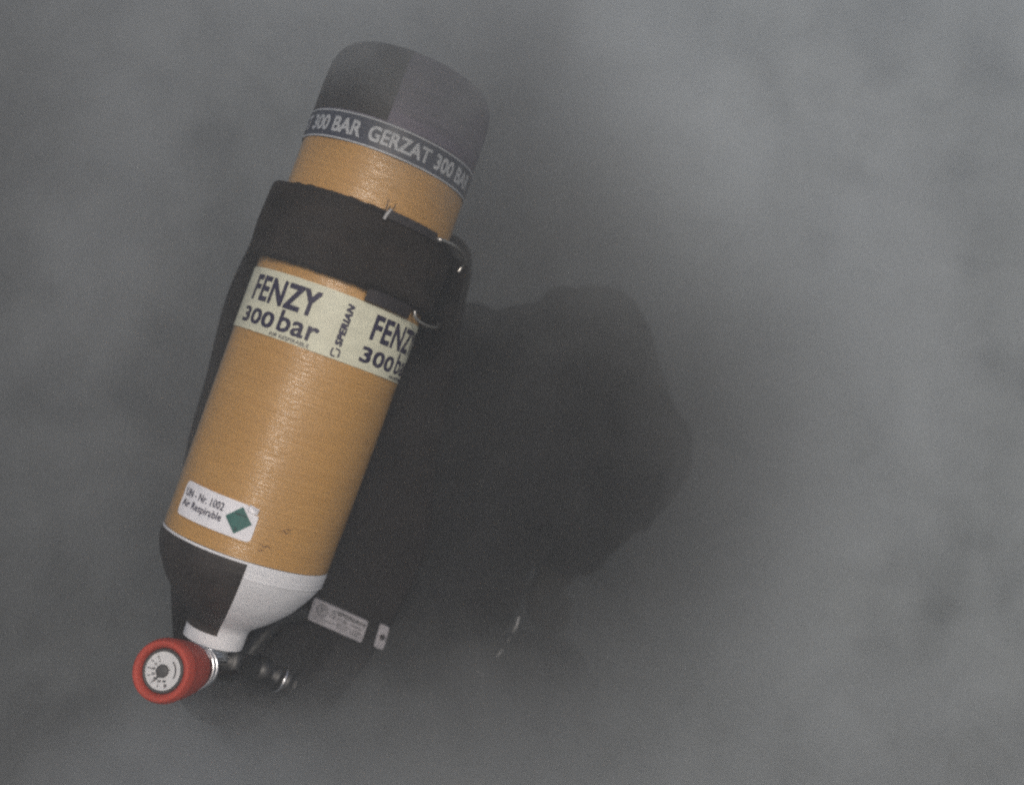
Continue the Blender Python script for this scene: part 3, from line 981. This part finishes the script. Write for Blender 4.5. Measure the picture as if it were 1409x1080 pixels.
# ---------------------------------------------------------------- the firefighter
def blob_mesh(name, prims, voxel, m, parent, smooth_it=6, folds=0.0, fs=14, seed=0):
    """union of tapered capsules and ellipsoids, remeshed to one continuous skin"""
    V_, F_ = [], []
    def add(v, f):
        o = len(V_)
        V_.extend([tuple(q) for q in v])
        F_.extend([tuple(i + o for i in q) for q in f])
    for p in prims:
        if p[0] == 'c':
            _, a, b, ra, rb = p
            a, b = Vector(a), Vector(b)
            L = (b - a).length
            prof = [(ra * sin(pi / 2 * i / 6), -ra * cos(pi / 2 * i / 6)) for i in range(7)] + [(rb * cos(pi / 2 * i / 6), L + rb * sin(pi / 2 * i / 6)) for i in range(7)]
            prof = [(max(r_, 1e-5), z_) for r_, z_ in prof]
            add(*along(a, b, prof, 20))
        else:
            _, c, rad, rot = p
            bm = bmesh.new()
            bmesh.ops.create_icosphere(bm, subdivisions=3, radius=1)
            vs = [rot @ Vector((q.co.x * rad[0], q.co.y * rad[1], q.co.z * rad[2])) + Vector(c) for q in bm.verts]
            fs_ = [tuple(x.index for x in q.verts) for q in bm.faces]
            bm.free()
            add(vs, fs_)
    me = bpy.data.meshes.new(name)
    me.from_pydata(V_, [], F_)
    bm = bmesh.new()
    bm.from_mesh(me)
    bmesh.ops.remove_doubles(bm, verts=bm.verts, dist=1e-5)
    bmesh.ops.recalc_face_normals(bm, faces=bm.faces)
    bm.to_mesh(me)
    bm.free()
    o = bpy.data.objects.new(name, me)
    COL.objects.link(o)
    r_ = o.modifiers.new('r', 'REMESH')
    r_.mode = 'VOXEL'
    r_.voxel_size = voxel
    s_ = o.modifiers.new('s', 'SMOOTH')
    s_.iterations = smooth_it
    s_.factor = 0.5
    bpy.context.view_layer.update()
    me2 = bpy.data.meshes.new_from_object(o.evaluated_get(bpy.context.evaluated_depsgraph_get()))
    bpy.data.objects.remove(o)
    if folds:
        ns = [v.normal.copy() for v in me2.vertices]
        for v, n_ in zip(me2.vertices, ns):
            p = v.co
            d = abs(noise.noise(Vector((p.x * fs, p.y * fs, p.z * fs * 1.7 + seed)))) * 2 - 0.5 + 0.4 * noise.noise(p * fs * 2.6)
            v.co = p + n_ * d * folds
    me2.name = name
    return newobj(name, me2, m, parent)

Wd = lambda x, y, z: P(x, y, z)                 # body points in the world, from camera-frame metres
pel = Wd(-.205, 1.40, -.40)
chest = Wd(-.075, 1.43, -.05)
neck = Wd(-.045, 1.51, .05)
head = Wd(.03, 1.68, -.05)
shR, shL = Wd(.095, 1.42, .060), Wd(-.235, 1.56, .08)
elR, wrR = Wd(.178, 1.45, -.09), Wd(.085, 1.60, -.25)
elL, wrL = Wd(-.23, 1.76, -.10), Wd(-.10, 1.78, -.27)
gz = lambda p, z: Vector((p.x, p.y, z))
fwd = (MF.to_3x3() @ Vector((.35, .94, 0)))
fwd.z = 0
fwd.normalize()
side = Vector((fwd.y, -fwd.x, 0))
hipR, hipL = pel + side * .09, pel - side * .09
knR = gz(hipR + fwd * .34 + side * .06, .50)
knL = gz(hipL + fwd * .10 - side * .03, .40)
anR = gz(hipR + fwd * .22 + side * .07, .10)
anL = gz(hipL - fwd * .22 - side * .04, .13)
foot = Vector((anR.x, anR.y, 0))
person = empty('person', Matrix.Translation(foot), 'firefighter in black turnout gear crouching in smoke with head bowed, carrying the tan cylinder', 'person')
T = -foot
q_ = lambda p: p + T
rotT = (neck - pel).to_track_quat('Z', 'Y').to_matrix()
def mirrorless(*p):
    return p
I3 = Matrix.Identity(3)
bx_ = (side).normalized()
tz = (neck - pel).normalized()
ty = tz.cross(bx_).normalized()
bx_ = ty.cross(tz)
TB = Matrix((bx_, ty, tz)).transposed()
hz = (head - neck).normalized()
hy = hz.cross(side).normalized()
hx = hy.cross(hz)
HB = Matrix((hx, hy, hz)).transposed()
# body: head with face, neck, torso, limbs in one skin
face_dir = -hy if (-hy).z < hy.z else hy
hd = q_(head)
body = [('e', hd, (.074, .092, .112), HB), ('c', q_(neck), hd, .055, .05),
        ('e', q_(pel), (.15, .11, .12), TB), ('e', q_(chest), (.16, .10, .17), TB), ('c', q_(pel), q_(chest), .12, .12),
        ('c', q_(shR), q_(elR), .052, .042), ('c', q_(elR), q_(wrR), .042, .03), ('c', q_(shL), q_(elL), .052, .042), ('c', q_(elL), q_(wrL), .042, .03),
        ('c', q_(chest), q_(shR), .09, .055), ('c', q_(chest), q_(shL), .09, .055), ('c', q_(chest), q_(neck), .11, .06),
        ('c', q_(hipR), q_(knR), .085, .058), ('c', q_(knR), q_(anR), .056, .038), ('c', q_(hipL), q_(knL), .085, .058), ('c', q_(knL), q_(anL), .056, .038)]
nose = hd + face_dir * .095 - hz * .005
body += [('c', nose + hz * .02, nose - hz * .012 + face_dir * .008, .009, .013), ('c', hd + face_dir * .078 - hz * .062, hd + face_dir * .082 - hz * .062 + hx * .012, .014, .012),
         ('e', hd + hx * .074, (.010, .016, .03), HB), ('e', hd - hx * .074, (.010, .016, .03), HB)]
bo = blob_mesh('body', body, 0.009, M['skin'], person, 3)
coat = [('e', q_(pel) + tz * .02, (.185, .15, .17), TB), ('e', q_(chest) - tz * .03, (.205, .14, .20), TB), ('c', q_(pel), q_(chest), .16, .165),
        ('c', q_(chest), q_(shR), .13, .086), ('c', q_(chest), q_(shL), .12, .086), ('c', q_(chest), q_(neck) - tz * .01, .13, .085),
        ('c', q_(shR), q_(elR), .088, .078), ('c', q_(elR), q_(wrR) + (q_(elR) - q_(wrR)) * .12, .078, .052),
        ('c', q_(shL), q_(elL), .086, .074), ('c', q_(elL), q_(wrL) + (q_(elL) - q_(wrL)) * .12, .074, .052)]
blob_mesh('coat', coat, 0.011, M['coat'], person, 5, folds=0.010, fs=11)
trs = [('e', q_(pel) - tz * .05, (.17, .14, .13), TB), ('c', q_(hipR), q_(knR), .115, .088), ('c', q_(knR), q_(anR) + Vector((0, 0, .06)), .088, .078),
       ('c', q_(hipL), q_(knL), .115, .088), ('c', q_(knL), q_(anL) + Vector((0, 0, .03)), .088, .078)]
blob_mesh('trousers', trs, 0.012, M['coat'], person, 5, folds=0.008, fs=12, seed=4)
for an_ in (anR, anL):
    a = q_(an_)
    blob_mesh('boot', [('c', a + Vector((0, 0, .14)), a, .062, .05), ('c', a + Vector((0, 0, -.04)) - fwd * .03, a + fwd * .15 + Vector((0, 0, -.055)), .044, .038),
                       ('c', a + fwd * .12 + Vector((0, 0, -.05)) + side * .01, a + fwd * .13 + Vector((0, 0, -.05)) - side * .01, .04, .04)], 0.008, M['boot'], person, 3)
# gloves: palm, four fingers with knuckle bends and a thumb
def hand(wr, el):
    d = (wr - el).normalized()
    s1 = d.cross(Vector((0, 0, 1))).normalized()
    n1 = s1.cross(d).normalized()               # back of the hand
    pr = [('c', wr, wr + d * .035, .034, .034)]
    for i, (o_, l) in enumerate(((-.030, .070), (-.010, .080), (.011, .075), (.030, .058))):
        k0_ = wr + d * .085 + s1 * o_
        pr.append(('c', wr + d * .03 + s1 * o_ * .7, k0_, .019, .015))
        k1_ = k0_ + (d * .85 - n1 * .5).normalized() * l * .45
        k2_ = k1_ + (d * .35 - n1 * .95).normalized() * l * .33
        k3_ = k2_ + (-d * .25 - n1).normalized() * l * .25
        pr += [('c', k0_, k1_, .0125, .0115), ('c', k1_, k2_, .0115, .0105), ('c', k2_, k3_, .0105, .009)]
    t0 = wr + d * .025 - s1 * .03
    t1 = t0 + (d * .6 - s1 * .8 - n1 * .3).normalized() * .04
    pr += [('c', t0, t1, .017, .0135), ('c', t1, t1 + (d * .95 - n1 * .4).normalized() * .032, .0135, .011)]
    return [(p[0], p[1] + T, p[2] + T, p[3], p[4]) for p in pr]
blob_mesh('glove', hand(wrR, elR), 0.0045, M['glove'], person, 2)
blob_mesh('glove', hand(wrL, elL), 0.0045, M['glove'], person, 2)
# helmet: shell, brim, neck flap
hp_ = [(0.001, .155), (.05, .152), (.09, .135), (.118, .10), (.130, .06), (.134, .02), (.138, -.01), (.150, -.022), (.152, -.028), (.135, -.026), (.128, -.015)]
hp_ = [(p.x, p.y) for p in smoothpts([Vector((a, b, 0)) for a, b in hp_], 3)]
v, f = lathe(hp_, 64)
hel = pyobj('helmet', [HB @ Vector((p[0] * .92, p[1] * 1.1, p[2])) + hd for p in v], f, M['helmet'], person)
v, f = tube([HB @ Vector((0, .148 * sin(a) * 1.0, .152 * cos(a) + .006)) + hd for a in [R(-75 + i * 10) for i in range(16)]], 0.009, 8)
pyobj('crest', v, f, M['helmet'], hel)
v, f = lathe([(.128, -.01), (.135, -.06), (.146, -.11), (.150, -.125), (.147, -.125), (.130, -.06)], 48, R(60), R(300))
pyobj('neck_flap', [HB @ Vector((p[0] * .85, -p[1], p[2])) + hd for p in v], f, M['coat'], hel)
# slivers of silver trim on the coat hem
def trim(pts, r_=.0012):
    q = [Wd(*px(x, y, d)) + T for x, y, d in pts]
    v, f = tube(smoothpts(q, 4), [r_ * (0.5 + 0.5 * sin(pi * (i + .5) / (len(q) * 4 - 3))) for i in range(len(smoothpts(q, 4)))], 8)
    pyobj('silver_trim', v, f, M['trim'], person)
trim([(714, 848, 1.19), (710, 862, 1.19), (705, 870, 1.195)], .0014)
trim([(702, 876, 1.195), (698, 884, 1.2)], .0007)
trim([(692, 893, 1.2), (687, 899, 1.2), (683, 904, 1.2)], .0014)
trim([(655, 922, 1.2), (660, 926, 1.2), (666, 931, 1.2)], .0012)
